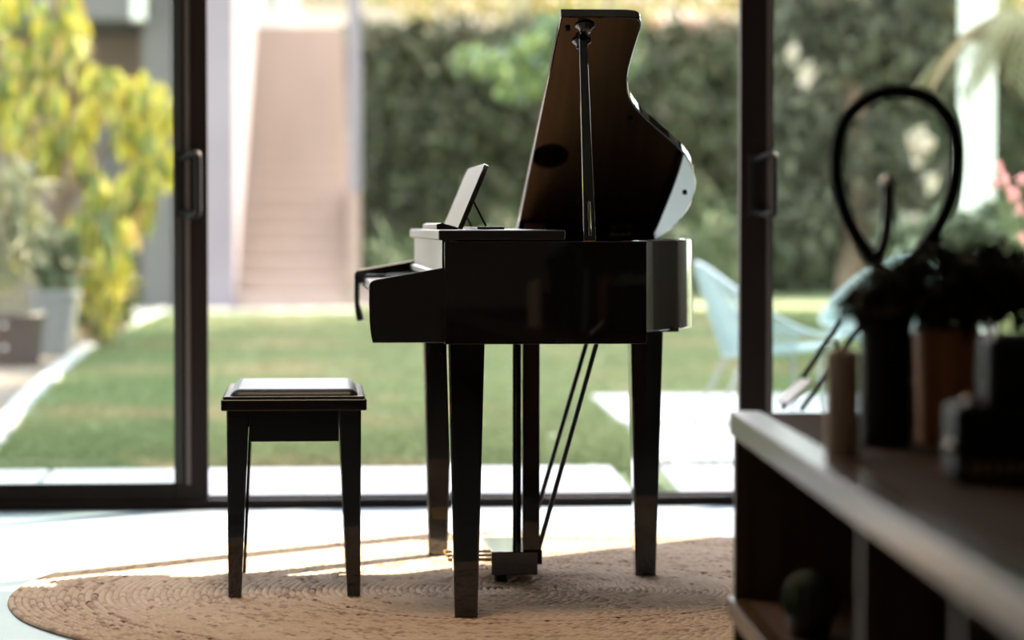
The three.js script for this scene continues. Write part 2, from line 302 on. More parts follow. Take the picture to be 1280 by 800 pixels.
// ---------------------------------------------------------------- digital grand piano; u = x along keys to tail, v = treble to bass (away), z = -v
{
  const P = thing('grand_piano', 'black lacquered digital baby grand piano with raised lid', 'piano', [0.171, 0.011, 2.584]);
  const Y = (h) => h - 0.011, WID = 1.4, BOT = Y(0.617), TOP = Y(0.836);
  // bentside in plan, from the treble corner to the tail and the spine
  const bentPts = [[0.597, 0.0], [0.600, 0.09], [0.600, 0.2], [0.609, 0.33], [0.626, 0.42], [0.652, 0.495], [0.692, 0.582], [0.738, 0.668], [0.784, 0.752], [0.822, 0.838], [0.843, 0.935], [0.851, 1.03], [0.847, 1.11], [0.836, 1.19], [0.822, 1.27], [0.808, 1.345], [0.803, 1.364]];
  const curveOf = (pts) => new THREE.CatmullRomCurve3(pts.map(([u, v]) => V(u, v, 0)), false, 'centripetal').getPoints(70).map((q) => [q.x, q.y]);
  const bent = curveOf(bentPts);
  const offset = (pts, d) => pts.map((p, i) => { const a = pts[Math.max(0, i - 1)], c = pts[Math.min(pts.length - 1, i + 1)], tx = c[0] - a[0], ty = c[1] - a[1], L = Math.hypot(tx, ty); return [p[0] - ty / L * d, p[1] + tx / L * d]; });
  // outer rim: a wall that follows spine, tail, bentside
  const SPINE = 1.366, outer = [[0.165, 0], ...bent, [0.79, SPINE], [0.165, SPINE]];
  const inB = offset(bent, 0.016).filter(([u, v]) => v > 0.026 && v < SPINE - 0.026);
  const hole = [[0.20, 0.026], [inB[0][0], 0.026], ...inB, [0.74, SPINE - 0.026], [0.20, SPINE - 0.026]];
  const rimShape = new THREE.Shape(outer.map(([a, b]) => new THREE.Vector2(a, b))); rimShape.holes.push(new THREE.Path(hole.map(([a, b]) => new THREE.Vector2(a, b))));
  let g = new THREE.ExtrudeGeometry(rimShape, { depth: TOP - BOT - 0.006, bevelEnabled: true, bevelThickness: 0.003, bevelSize: 0.003, bevelOffset: -0.003, bevelSegments: 2 });
  g.rotateX(-Math.PI / 2).translate(0, BOT + 0.003, 0);
  part('rim', toCreasedNormals(g, 0.3), M.black, P);
  part('bottom_board', planExtrude(hole.map(([a, b]) => [a, b]), BOT + 0.004, BOT + 0.02), M.blackSatin, P);
  // the front block that carries the straight treble side ends in a corner post
  part('side_panel', bx(0.163, 0.603, BOT - 0.004, TOP, 0.0, 0.008, 0.002), M.black, P);
  // sound deck with a round port
  {
    const s = new THREE.Shape(hole.map(([a, b]) => new THREE.Vector2(a, b))), port = new THREE.Path(); port.absarc(0.507, 1.104, 0.048, 0, Math.PI * 2, true); s.holes.push(port);
    const dg = new THREE.ExtrudeGeometry(s, { depth: 0.01, bevelEnabled: false, curveSegments: 32 }).rotateX(-Math.PI / 2).translate(0, Y(0.796), 0);
    worldUV(dg); part('sound_deck', dg, M.deck, P, 'brown wooden deck with a round port');
    const cup = new THREE.CylinderGeometry(0.048, 0.044, 0.06, 32, 1, true); cup.translate(0.507, Y(0.768), -1.104);
    part('port', merge([cup, new THREE.CircleGeometry(0.046, 32).rotateX(-Math.PI / 2).translate(0.507, Y(0.74), -1.104)]), M.dark, P, 'dark round port');
  }
  // cheeks at both ends of the keyboard
  const cheek = (v0, v1) => {
    const s = new THREE.Shape(); s.moveTo(0.008, Y(0.617)); s.lineTo(0.166, Y(0.617)); s.lineTo(0.166, Y(0.780)); s.lineTo(0.018, Y(0.754)); s.quadraticCurveTo(0.001, Y(0.751), 0.0, Y(0.738)); s.lineTo(0.0005, Y(0.68)); s.quadraticCurveTo(0.002, Y(0.635), 0.008, Y(0.617));
    const q = new THREE.ExtrudeGeometry(s, { depth: v1 - v0 - 0.005, bevelEnabled: true, bevelThickness: 0.0025, bevelSize: 0.0025, bevelOffset: -0.0025, bevelSegments: 2 });
    return toCreasedNormals(q.translate(0, 0, -v1 + 0.0025), 0.3);
  };
  part('cheek', cheek(-0.006, 0.03), M.black, P);
  part('cheek', cheek(WID - 0.03, WID + 0.004), M.black, P);
  part('key_block', bx(0.03, 0.165, Y(0.66), Y(0.742), -0.03, -0.085, 0.003), M.black, P);
  part('key_block', bx(0.03, 0.165, Y(0.66), Y(0.742), -WID + 0.085, -WID + 0.03, 0.003), M.black, P);
  part('key_bed', bx(0.05, 0.2, BOT + 0.002, Y(0.70), -WID + 0.03, -0.03, 0.002), M.blackSatin, P);
  { // key slip with a lower face that slants back
    const s = new THREE.Shape([[0.0075, 0.672], [0.0085, 0.722], [0.024, 0.722], [0.024, 0.69], [0.06, 0.619], [0.0185, 0.619], [0.0125, 0.640]].map(([a, b]) => new THREE.Vector2(a, Y(b))));
    part('key_slip', toCreasedNormals(new THREE.ExtrudeGeometry(s, { depth: WID - 0.06, bevelEnabled: false }).translate(0, 0, -WID + 0.03), 0.3), M.black, P);
  }
  const wk = bx(0, 0.135, 0, 0.02, -0.0225, 0, 0.0015, 1), bk = (() => { const s = new THREE.Shape([[0.0, 0], [0.006, 0.012], [0.085, 0.014], [0.085, 0]].map(([a, b]) => new THREE.Vector2(a, b))); return toCreasedNormals(new THREE.ExtrudeGeometry(s, { depth: 0.0095, bevelEnabled: true, bevelThickness: 0.001, bevelSize: 0.001, bevelSegments: 1 }), 0.3); })();
  const K0 = 0.089;
  for (let i = 0; i < 52; i++) {
    const m = part('white_key', wk, M.whiteKey, P); m.position.set(0.028, Y(0.712), -(WID - K0) + (i + 1) * 0.0235);
    if ([0, 2, 3, 5, 6].includes(i % 7) && i < 51) { const q = part('black_key', bk, M.ebony, P); q.position.set(0.078, Y(0.7325), -(WID - K0) + (i + 1) * 0.0235 - 0.005); }
  }
  part('felt_strip', bx(0.155, 0.162, Y(0.73), Y(0.742), -WID + 0.09, -0.09, 0.001), M.felt, P);
  { // fallboard: a low rail, then the upright control panel under the top
    const s = new THREE.Shape([[0.158, 0.742], [0.148, 0.756], [0.150, 0.766], [0.160, 0.770], [0.160, 0.838], [0.176, 0.838], [0.176, 0.742]].map(([a, b]) => new THREE.Vector2(a, Y(b))));
    part('fallboard', toCreasedNormals(new THREE.ExtrudeGeometry(s, { depth: WID - 0.062, bevelEnabled: false }).translate(0, 0, -WID + 0.031), 0.3), M.blackSatin, P);
  }
  part('top_panel', bx(0.150, 0.425, Y(0.8385), Y(0.8605), -WID - 0.008, 0.008, 0.004, 3), M.blackSatin, P);
  { // ledge and music desk
    const s = new THREE.Shape([[0.166, 0.861], [0.166, 0.873], [0.178, 0.876], [0.214, 0.866], [0.214, 0.861]].map(([a, b]) => new THREE.Vector2(a, Y(b))));
    part('desk_ledge', toCreasedNormals(new THREE.ExtrudeGeometry(s, { depth: 0.66, bevelEnabled: false }).translate(0, 0, -1.03), 0.3), M.blackSatin, P);
    const d = new THREE.Shape(), w = 0.31, h = 0.158, r = 0.03; d.moveTo(-w, 0); d.lineTo(w, 0); d.lineTo(w, h - r); d.quadraticCurveTo(w, h, w - r, h); d.lineTo(-w + r, h); d.quadraticCurveTo(-w, h, -w, h - r); d.lineTo(-w, 0);
    const dg = new THREE.ExtrudeGeometry(d, { depth: 0.009, bevelEnabled: true, bevelThickness: 0.0015, bevelSize: 0.0015, bevelSegments: 2 });
    dg.rotateY(-Math.PI / 2); dg.rotateZ(-0.40); dg.translate(0.226, Y(0.8625), -0.70);
    part('music_desk', toCreasedNormals(dg, 0.3), M.blackSatin, P);
    for (const v of [0.44, 0.96]) part('desk_stay', rod(V(0.256, Y(0.925), -v), V(0.285, Y(0.868), -v), 0.0025), M.ebony, P);
    part('stay_plate', bx(0.262, 0.325, Y(0.861), Y(0.8675), -1.0, -0.40, 0.002), M.black, P);
  }
  // raised lid: built flat in (u, distance from hinge) then tilted about the hinge on the spine
  const PHI = THREE.MathUtils.degToRad(21.7), lid = new THREE.Group(); lid.name = 'lid'; P.add(lid); lid.position.set(0, Y(0.841), -1.37); lid.rotation.x = -PHI;
  {
    const right = offset(curveOf([[0.575, 0.045], [0.600, 0.052], [0.6125, 0.078], [0.6145, 0.13], [0.6125, 0.25], [0.6145, 0.35], [0.623, 0.425], [0.640, 0.496], [0.677, 0.579], [0.726, 0.663], [0.777, 0.749], [0.820, 0.838], [0.850, 0.939], [0.866, 1.022], [0.870, 1.128], [0.858, 1.238], [0.837, 1.325], [0.808, 1.385]]), 0);
    const pts = [[0.430, 0.045], ...right, [0.78, 1.40], [0.430, 1.40]];
    const s = new THREE.Shape(pts.map(([u, v]) => new THREE.Vector2(u, v - 1.37)));
    const lg = new THREE.ExtrudeGeometry(s, { depth: 0.015, bevelEnabled: true, bevelThickness: 0.003, bevelSize: 0.003, bevelOffset: -0.003, bevelSegments: 2 }).rotateX(-Math.PI / 2).translate(0, 0.003, 0);
    part('lid_board', toCreasedNormals(lg, 0.3), M.lidBlack, lid);
    for (const [u, v] of [[0.842, 1.06], [0.650, 0.60], [0.45, 0.1]]) part('bumper', new THREE.CylinderGeometry(0.006, 0.006, 0.006, 14).translate(u, -0.002, 1.37 - v), M.ebony, lid, 'small black rubber bumper');
    for (const v of [0.085, 0.165]) {   // cups that take the prop
      const c = new THREE.LatheGeometry([[0.0, 0], [0.021, 0], [0.022, -0.004], [0.014, -0.010], [0.012, -0.018], [0.0, -0.019]].map(([a, b]) => new THREE.Vector2(a, b)), 20);
      part('prop_cup', c.translate(0.487, 0.0, 1.37 - v), M.darkChrome, lid, 'dark chrome prop cup');
    }
  }
  part('hinge_rail', bx(0.43, 0.80, TOP - 0.001, TOP + 0.0085, -1.364, -1.345, 0.001), M.ebony, P);
  for (const u of [0.475, 0.705]) {   // leaf hinges with screws
    const h = new THREE.Group(); h.name = 'hinge'; P.add(h); h.userData.label = 'metal lid hinge with screws'; h.position.set(u, Y(0.846), -1.356);
    part('leaf', bx(-0.028, 0.028, -0.001, 0.002, -0.004, 0.036, 0.001), M.chrome, h);
    const up = part('leaf', bx(-0.028, 0.028, -0.0035, -0.0005, 0.006, 0.088, 0.001), M.hinge, h); up.position.set(0, -0.002, -0.014); up.rotation.x = -PHI;
    for (const [sx, sz] of [[-0.017, 0.03], [0.017, 0.03], [-0.017, 0.068], [0.017, 0.068]]) part('screw', new THREE.SphereGeometry(0.0052, 12, 8).scale(1, 0.6, 1).translate(sx, -0.004, sz), M.chrome, up);
    part('knuckle', new THREE.CylinderGeometry(0.006, 0.006, 0.058, 12).rotateZ(Math.PI / 2).translate(0, 0.006, -0.006), M.chrome, h);
    for (const sx of [-0.018, 0, 0.018]) part('screw', new THREE.SphereGeometry(0.004, 10, 8).scale(1, 0.6, 1).translate(sx, 0.0030, 0.022), M.chrome, h);
  }
  { // prop stick with a slotted foot and an inner rod
    const lo = V(0.484, Y(0.836), -0.045), hi = V(0.484, Y(1.300), -0.195), L = lo.distanceTo(hi);
    const s = new THREE.Shape([[-0.013, 0], [0.013, 0], [0.0085, L], [-0.0085, L]].map(([a, b]) => new THREE.Vector2(a, b))), slot = new THREE.Path(); slot.moveTo(-0.004, 0.012); slot.lineTo(0.004, 0.012); slot.lineTo(0.004, 0.088); slot.absarc(0, 0.088, 0.004, 0, Math.PI, false); slot.lineTo(-0.004, 0.012); s.holes.push(slot);
    const pg = toCreasedNormals(new THREE.ExtrudeGeometry(s, { depth: 0.010, bevelEnabled: true, bevelThickness: 0.0015, bevelSize: 0.0015, bevelOffset: -0.0015, bevelSegments: 2, curveSegments: 6 }).translate(0, 0, -0.006), 0.3);
    const m = part('lid_prop', pg, M.black, P); m.position.copy(lo); m.rotation.x = -Math.atan2(0.150, 1.300 - 0.836); 
    part('prop_rod', new THREE.CylinderGeometry(0.0022, 0.0022, 0.095, 8).translate(0, 0.055, 0), M.chrome, m);
  }
  // legs: square, tapered; the foot ends a little narrower
  const leg = (u, v, top) => part('leg', taper(u, -v, 0, 0.050, 0.050, top, 0.080, 0.080, 0.004), M.black, P);
  leg(0.214, 0.085, BOT + 0.004); leg(0.214, 1.235, BOT + 0.004); leg(0.70, 0.775, BOT + 0.004);
  part('leg_plate', bx(0.64, 0.775, BOT - 0.006, BOT + 0.005, -0.84, -0.71, 0.002), M.blackSatin, P);
  for (const [u, v] of [[0.19, 0.62], [0.275, 0.35], [0.37, 0.68]]) part('bolt_plate', bx(u - 0.013, u + 0.013, BOT - 0.006, BOT + 0.003, -v - 0.013, -v + 0.013, 0.002), M.chrome, P);
  // pedal lyre
  {
    const ly = new THREE.Group(); ly.name = 'pedal_lyre'; P.add(ly);
    part('pedal_box', bx(0.312, 0.424, Y(0.028), Y(0.0855), -0.95, -0.645, 0.003), M.black, ly);
    for (const v of [0.68, 0.91]) part('foot', new THREE.CylinderGeometry(0.016, 0.019, 0.016, 16).translate(0.336, Y(0.020), -v), M.ebony, ly);
    part('post', bx(0.388, 0.430, Y(0.085), BOT + 0.004, -0.70, -0.658, 0.003), M.black, ly);
    part('post', bx(0.388, 0.430, Y(0.085), BOT + 0.004, -0.94, -0.898, 0.003), M.black, ly);
    part('pedal_wire', rod(V(0.372, Y(0.085), -0.70), V(0.372, BOT + 0.004, -0.70), 0.0045), M.ebony, ly);
    for (const [v, uu] of [[0.665, 0.578], [0.925, 0.585]]) {
      part('brace', rod(V(0.424, Y(0.075), -v), V(uu, BOT + 0.004, -v), 0.006), M.blackSatin, ly);
      part('brace_clip', bx(0.422, 0.436, Y(0.052), Y(0.088), -v - 0.009, -v + 0.009, 0.003), M.ebony, ly);
    }
    for (const v of [0.72, 0.80, 0.88]) {
      const pg = new THREE.Shape(); pg.moveTo(0.33, -0.009); pg.lineTo(0.255, -0.010); pg.quadraticCurveTo(0.215, -0.017, 0.212, 0); pg.quadraticCurveTo(0.215, 0.017, 0.255, 0.010); pg.lineTo(0.33, 0.009);
      part('pedal', toCreasedNormals(new THREE.ExtrudeGeometry(pg, { depth: 0.006, bevelEnabled: true, bevelThickness: 0.0015, bevelSize: 0.0015, bevelSegments: 2 }).rotateX(-Math.PI / 2).translate(0, Y(0.056), -v), 0.3), M.brass, ly, 'brass pedal');
    }
  }
}

// ---------------------------------------------------------------- low console at the right and what stands on it
const CK = 0.92, CON_TURN = Math.atan2(-0.0528, 0.9986), CON = V(0.781 * CK, 0, 8.56 - 4.873 * CK), CH = 0.87 - 0.33 * CK;
const cz = (z) => 8.56 - CK * (8.56 - z);
{
  const c = thing('console', 'long low walnut console with open cubbies and pale edging', 'console', [CON.x, 0, CON.z], CON_TURN);
  const L = 3.1 * CK, D = 0.44, E = 0.054 * CK, SH = 0.87 - 0.66 * CK, t = 0.041 * CK;
  part('top', bx(E - 0.002, D, CH - t, CH - 0.003, 0, L, 0.002), M.walnutMatte, c);
  part('edging', bx(0, E, CH - t - 0.001, CH, -0.002, L, 0.002, 2), M.edging, c, 'pale wooden edging strip');
  part('lower_shelf', bx(0.024, D, SH - 0.03, SH - 0.002, 0.012, L, 0.002), M.walnut, c);
  part('shelf_edging', bx(-0.003, 0.027, SH - 0.034, SH, 0, L, 0.002, 2), M.edging, c, 'pale wooden shelf edging');
  part('back_panel', bx(D - 0.012, D, 0.08, CH - t, 0.012, L, 0), M.walnut, c);
  part('end_panel', bx(0.006, D, 0.08, CH - t, 0.005, 0.029, 0.002), M.walnut, c);
  part('end_panel', bx(0.006, D, 0.08, CH - t, L - 0.024, L, 0.002), M.walnut, c);
  for (const z of [1.44, 2.09, 2.6]) part('divider', bx(0.009, D, SH - 0.003, CH - t, z * CK, z * CK + 0.028, 0.002), M.walnut, c);
  part('bottom_board', bx(0.022, D, 0.08, 0.105, 0.012, L, 0.002), M.walnut, c);
  for (const [x, z] of [[0.04, 0.09], [0.40, 0.09], [0.04, L - 0.09], [0.40, L - 0.09]]) part('leg', taper(x, z, 0, 0.026, 0.026, 0.082, 0.04, 0.04), M.walnut, c);
}
const onCon = (px, py) => { const p = atY(px, py, CH); return p; };

// ---------------------------------------------------------------- foliage kit
function leafGeo(len, wid, fold = 0.25, droop = 0.3) {
  const pos = [], idx = [], n = 4;
  for (let i = 0; i <= n; i++) { const t = i / n, w = wid * Math.sin(Math.PI * (0.08 + 0.9 * t)) * 0.5, y = -droop * len * t * t; pos.push(-w, y + fold * w, t * len, 0, y, t * len, w, y + fold * w, t * len); }
  for (let i = 0; i < n; i++) { const a = i * 3, b = a + 3; idx.push(a, b, a + 1, a + 1, b, b + 1, a + 1, b + 1, a + 2, a + 2, b + 1, b + 2); }
  const g = new THREE.BufferGeometry(); g.setAttribute('position', new THREE.Float32BufferAttribute(pos, 3)); g.setIndex(idx); g.computeVertexNormals(); return g;
}
// blobs: [x, y, z, rx, ry, rz, count]; colours picked at random from a palette
function foliage(name, parent, blobs, geo, mat, palette, seed, { shell = 0.55, smin = 0.7, smax = 1.3, hang = 0, label } = {}) {
  const r = rngOf(seed), total = blobs.reduce((s, b) => s + b[6], 0), m = new THREE.InstancedMesh(geo, mat, total), q = new THREE.Object3D(), col = new THREE.Color(); let k = 0;
  for (const [x, y, z, rx, ry, rz, n] of blobs) for (let i = 0; i < n; i++) {
    const a = r() * 6.2832, cz = 2 * r() - 1, sz = Math.sqrt(1 - cz * cz), rad = (1 - shell) * Math.cbrt(r()) + shell * (0.85 + 0.15 * r());
    q.position.set(x + Math.cos(a) * sz * rx * rad, y + cz * ry * rad, z + Math.sin(a) * sz * rz * rad);
    q.rotation.set(hang ? hang * (0.7 + 0.6 * r()) : (r() - 0.5) * 3, r() * 6.2832, (r() - 0.5) * 1.6, 'YXZ');
    q.scale.setScalar(smin + (smax - smin) * r()); q.updateMatrix(); m.setMatrixAt(k, q.matrix);
    const c = palette[Math.floor(r() * palette.length)], v = 0.8 + 0.4 * r(); m.setColorAt(k++, col.setRGB(c[0] * v, c[1] * v, c[2] * v));
  }
  m.name = name; m.castShadow = m.receiveShadow = true; m.userData.kind = 'stuff'; if (label) m.userData.label = label; parent.add(m);
  return m;
}
const blobPx = (list, z, k = 1) => list.map(([px, py, rpx, n, dz = 0, ry]) => { const p = atZ(px, py, z + dz), s = FPX / (EYE.z - z - dz), rr = rpx / s; return [p.x, p.y, p.z, rr, (ry ?? rpx) / s, rr * k, n]; });

// objects on the console
{
  const flat = (p) => [p.x, CH - 0.003, p.z];
  { // loop sculpture
    const zc = cz(4.30), p0 = atZ(1112, 440, zc), g = thing('loop_sculpture', 'dark teardrop loop sculpture standing among the plants on the console', 'sculpture', [p0.x, CH - 0.003, p0.z]);
    const at = (px, py, dz = 0) => atZ(px, py, zc + dz).sub(g.position);
    part('loop', tube([at(1128, 400), at(1118, 360), at(1085, 318, -0.004), at(1056, 265, -0.008), at(1045, 205, -0.01), at(1057, 150, -0.008), at(1090, 120, -0.004), at(1125, 114, 0), at(1162, 124, 0.006), at(1190, 158, 0.01), at(1196, 205, 0.012), at(1185, 258, 0.012), at(1158, 305, 0.010), at(1122, 345, 0.006), at(1102, 395, 0.004)], 0.0115 * CK, 110, 12), M.ebony, g);
    part('stem', tube([at(1110, 232), at(1110, 265), at(1106, 300), at(1096, 330), at(1100, 400)], 0.010 * CK, 40, 10), M.blackSatin, g);
    part('knob', new THREE.SphereGeometry(0.012 * CK, 16, 12).translate(...at(1110, 228).toArray()), M.chrome, g, 'shiny round knob');
    part('base', new THREE.CylinderGeometry(0.03 * CK, 0.035 * CK, 0.2 * CK, 24).translate(...at(1115, 400).setY(0.1 * CK).toArray()), M.blackSatin, g);
  }
  { // black cylinder speaker / canister
    const p = onCon(1107, 556), g = thing('black_canister', 'tall matte black canister beside the tan candle on the console', 'canister', flat(p)); g.scale.setScalar(CK);
    part('body', new THREE.LatheGeometry([[0, 0], [0.036, 0], [0.038, 0.004], [0.038, 0.19], [0.036, 0.196], [0.0, 0.198]].map(([a, b]) => new THREE.Vector2(a, b)), 32), M.ebony, g);
    part('lid', new THREE.LatheGeometry([[0, 0.198], [0.034, 0.198], [0.034, 0.206], [0.030, 0.210], [0, 0.211]].map(([a, b]) => new THREE.Vector2(a, b)), 32), M.walnut, g);
    part('latch', new THREE.SphereGeometry(0.006, 12, 10).translate(0.034, 0.10, 0.022), M.chrome, g);
  }
  { // dark fabric box behind the canister and the pot
    const p = onCon(1195, 528), g = thing('storage_box', 'wide black fabric storage box behind the wooden pot', 'box', flat(p), CON_TURN); g.scale.setScalar(CK);
    part('body', bx(-0.135, 0.135, 0, 0.125, -0.06, 0.06, 0.008, 3), M.ebony, g);
    part('lid', bx(-0.138, 0.138, 0.122, 0.15, -0.063, 0.063, 0.006, 3), M.ebony, g);
    part('tag_holder', bx(-0.03, 0.03, 0.05, 0.08, 0.0595, 0.0625, 0.001), M.chrome, g);
  }
  { // tan candle
    const p = onCon(1053, 566), g = thing('pillar_candle', 'tan pillar candle in front of the far console end', 'candle', flat(p)); g.scale.setScalar(CK);
    part('wax', new THREE.LatheGeometry([[0, 0], [0.024, 0], [0.025, 0.004], [0.0245, 0.148], [0.020, 0.153], [0.008, 0.150], [0, 0.149]].map(([a, b]) => new THREE.Vector2(a, b)), 28), std({ color: rgb(0.58, 0.40, 0.30), roughness: 0.6 }), g);
    part('wick', rod(V(0, 0.149, 0), V(0.002, 0.16, 0), 0.0012), M.ebony, g);
  }
  { // small easel with a pale card
    const p = onCon(990, 512), g = thing('card_easel', 'slim dark easel leaning back with a pale card at its foot', 'easel', flat(p), 0.1); g.scale.setScalar(CK);
    part('rail', merge([rod(V(-0.012, 0.004, -0.02), V(0.105, 0.16, -0.05), 0.005), rod(V(0.008, 0.004, 0.03), V(0.125, 0.15, 0.0), 0.005)]), M.ebony, g);
    part('card', new RoundedBoxGeometry(0.062, 0.006, 0.075, 2, 0.002).rotateZ(0.72).translate(0.004, 0.036, 0.005), std({ color: rgb(0.80, 0.80, 0.84), roughness: 0.3 }), g);
    part('prop', rod(V(0.125, 0.004, -0.03), V(0.09, 0.125, -0.03), 0.004), M.ebony, g);
  }
  { // plant in a wooden pot
    const p = atZ(1183, 480, cz(4.42)), g = thing('potted_fern', 'bushy dark green fern in a round wooden pot on the console', 'potted plant', [p.x, CH - 0.003, p.z]);
    part('pot', new THREE.LatheGeometry([[0, 0], [0.040, 0], [0.044, 0.004], [0.050, 0.176], [0.047, 0.178], [0.044, 0.165], [0, 0.163]].map(([a, b]) => new THREE.Vector2(a * CK, b * CK)), 36), std({ map: T.wood, color: rgb(1.0, 0.72, 0.5), roughness: 0.6 }), g);
    const s = blobPx([[1120, 362, 42, 260, 0, 30], [1180, 352, 55, 500, 0.02, 40], [1240, 350, 60, 520, 0, 44], [1290, 360, 50, 300, -0.02, 40], [1080, 380, 30, 120, 0.03, 20], [1190, 385, 60, 320, 0, 20]], cz(4.42)).map((b) => [b[0] - p.x, b[1] - g.position.y, b[2] - p.z, ...b.slice(3)]);
    foliage('foliage', g, s, leafGeo(0.026, 0.0095, 0.3, 0.4), M.leafDull, [[0.018, 0.020, 0.005], [0.028, 0.028, 0.007], [0.045, 0.035, 0.010], [0.014, 0.015, 0.005]], 91, { shell: 0.3 });
  }
  { // black bag like camera case
    const p = onCon(1238, 600), g = thing('camera_case', 'black padded case with metal fittings and a tan ribbed band', 'case', flat(p), CON_TURN); g.scale.setScalar(CK);
    part('body', bx(-0.055, 0.12, 0, 0.105, -0.05, 0.05, 0.015, 4), M.ebony, g);
    part('flap', bx(-0.012, 0.115, 0.095, 0.195, -0.042, 0.042, 0.02, 4), M.ebony, g);
    for (let i = 0; i < 9; i++) part('band_rib', bx(-0.04 + i * 0.0145, -0.031 + i * 0.0145, 0.014, 0.03, 0.049, 0.053, 0.0015), std({ color: rgb(0.30, 0.20, 0.10), roughness: 0.6 }), g);
    for (const [x, y, z] of [[0.0, 0.19, 0.03], [-0.035, 0.104, 0.03], [-0.055, 0.05, 0.03]]) part('stud', new THREE.SphereGeometry(0.009, 16, 12).translate(x, y, z), M.chrome, g);
  }
  { // cactus in the cubby
    const p = atZ(1013, 748, cz(4.18)), y0 = 0.87 - 0.66 * CK - 0.001, g = thing('potted_cactus', 'round ribbed cactus in a dark pot inside the console cubby', 'cactus', [p.x, y0, p.z]);
    const R = 0.042, gg = new THREE.SphereGeometry(R, 72, 24), q = gg.attributes.position;
    for (let i = 0; i < q.count; i++) { const a = Math.atan2(q.getZ(i), q.getX(i)), k = 1 + 0.07 * Math.cos(a * 14); q.setX(i, q.getX(i) * k); q.setZ(i, q.getZ(i) * k); }
    gg.computeVertexNormals(); part('stem', gg.translate(0, p.y - y0, 0), std({ color: rgb(0.045, 0.06, 0.03), roughness: 0.8 }), g);
    part('pot', new THREE.LatheGeometry([[0, 0], [0.03, 0], [0.036, p.y - y0 - 0.024], [0.033, p.y - y0 - 0.022], [0, p.y - y0 - 0.03]].map(([a, b]) => new THREE.Vector2(a, b)), 28), M.potBrown, g);
  }
}

// ---------------------------------------------------------------- garden ground
const GY = -0.06;
part('lawn', worldUV(new THREE.BoxGeometry(60, 0.1, 60)).translate(2, GY - 0.05, -30.2), M.lawn, scene, 'garden lawn with dry patches').userData.kind = 'structure';
{
  const patio = structure('patio', 'pale concrete paving slabs set in the grass');
  const slab = (pts) => part('paving_slab', worldUV(planExtrude(pts.map(([x, z]) => [x, -z]), GY - 0.02, -0.045, 0.006)), M.slab, patio);
  slab([[-3.6, -0.17], [-0.9, -0.17], [-0.9, -1.92], [-3.6, -1.92]]);
  slab([[-0.885, -0.17], [1.145, -0.17], [1.222, -1.92], [-0.885, -1.92]]);
  slab([[1.30, -0.17], [3.6, -0.17], [3.6, -1.90], [1.410, -1.90]]);
  slab([[1.418, -2.04], [3.6, -2.04], [3.6, -3.93], [1.543, -3.93]]);
  slab([[1.55, -4.12], [3.6, -4.12], [3.6, -6.33], [1.63, -6.33]]);
  // the paved path beyond the left edge of the lawn and its pale kerb
  const path = structure('path', 'tan garden path with a pale curved kerb');
  const e = new THREE.CatmullRomCurve3([V(-1.22, 0, -1.92), V(-1.30, 0, -4.15), V(-1.39, 0, -6.2), V(-1.44, 0, -8.1), V(-1.50, 0, -11.5), V(-1.53, 0, -15.5), V(-1.40, 0, -19.8), V(-1.38, 0, -22.3)]).getPoints(50);
  part('paving', worldUV(planExtrude([...e.map((p) => [p.x - 0.04, -p.z]), [-8, 22.3], [-8, 1.93]], GY - 0.02, GY + 0.006)), M.pathTan, path);
  part('kerb', worldUV(planExtrude([...e.map((p) => [p.x - 0.05, -p.z]), ...e.slice().reverse().map((p) => [p.x + 0.05, -p.z])], GY - 0.02, GY + 0.03, 0.004)), M.slab, path);
  const far = structure('landing', 'pale paving at the foot of the garden stairs');
  part('paving', worldUV(planExtrude([[-1.55, 20.6], [0.9, 21.2], [0.9, 22.6], [-2.6, 22.6]], GY - 0.02, GY + 0.012)), M.slab, far);
}
{ // grass blades
  const one = (a, h, lx, lz) => { const c = Math.cos(a) * 0.003, s = Math.sin(a) * 0.003; return [-c + lx * 0.2, 0, -s + lz * 0.2, c + lx * 0.2, 0, s + lz * 0.2, lx, h, lz]; };
  const r = rngOf(77), pos = []; for (let i = 0; i < 9; i++) pos.push(...one(r() * 6.28, 0.02 + r() * 0.022, (r() - 0.5) * 0.07, (r() - 0.5) * 0.07));
  const g = new THREE.BufferGeometry(); g.setAttribute('position', new THREE.Float32BufferAttribute(pos, 3)); g.computeVertexNormals();
  const spots = []; const edge = (z) => -1.22 - 0.32 * Math.min(1, -(z + 1.9) / 9);
  while (spots.length < 42000) {
    const z = -0.2 - 21.5 * Math.pow(r(), 1.5), d = EYE.z - z, cx = d * Math.tan(YAW), half = d * 0.20 + 0.2, x = cx + (r() * 2 - 1) * half;
    if (x < edge(z) + 0.07 || (z > -1.93 && x < 1.222 - (z + 1.92) * -0.044) || (z > -1.93 && x > 1.29) || (x > 1.41 + (z + 1.93) * -0.047 && z > -6.34 && !(z < -1.91 && z > -2.03) && !(z < -3.94 && z > -4.11)) || x < edge(z)) continue;
    spots.push([x, z]);
  }
  const m = new THREE.InstancedMesh(g, M.blade, spots.length), q = new THREE.Object3D(), col = new THREE.Color();
  spots.forEach(([x, z], i) => { q.position.set(x, GY, z); q.rotation.y = r() * 6.28; q.scale.set(1, 0.7 + 0.7 * r(), 1); q.updateMatrix(); m.setMatrixAt(i, q.matrix); const t = N1((x * 0.25) % 1 + 2, (z * 0.25) % 1 + 30), dry = Math.max(0, t - 0.52) * 2.2, v = 0.75 + 0.5 * r(); m.setColorAt(i, col.setRGB((1 + dry * 1.6) * v, (1 + dry * 0.4) * v, (1 + dry) * v)); });
  m.name = numbered('grass'); m.castShadow = m.receiveShadow = true; tag(m, 'short mown grass blades of the lawn', 'grass', null, 'stuff'); scene.add(m);
}

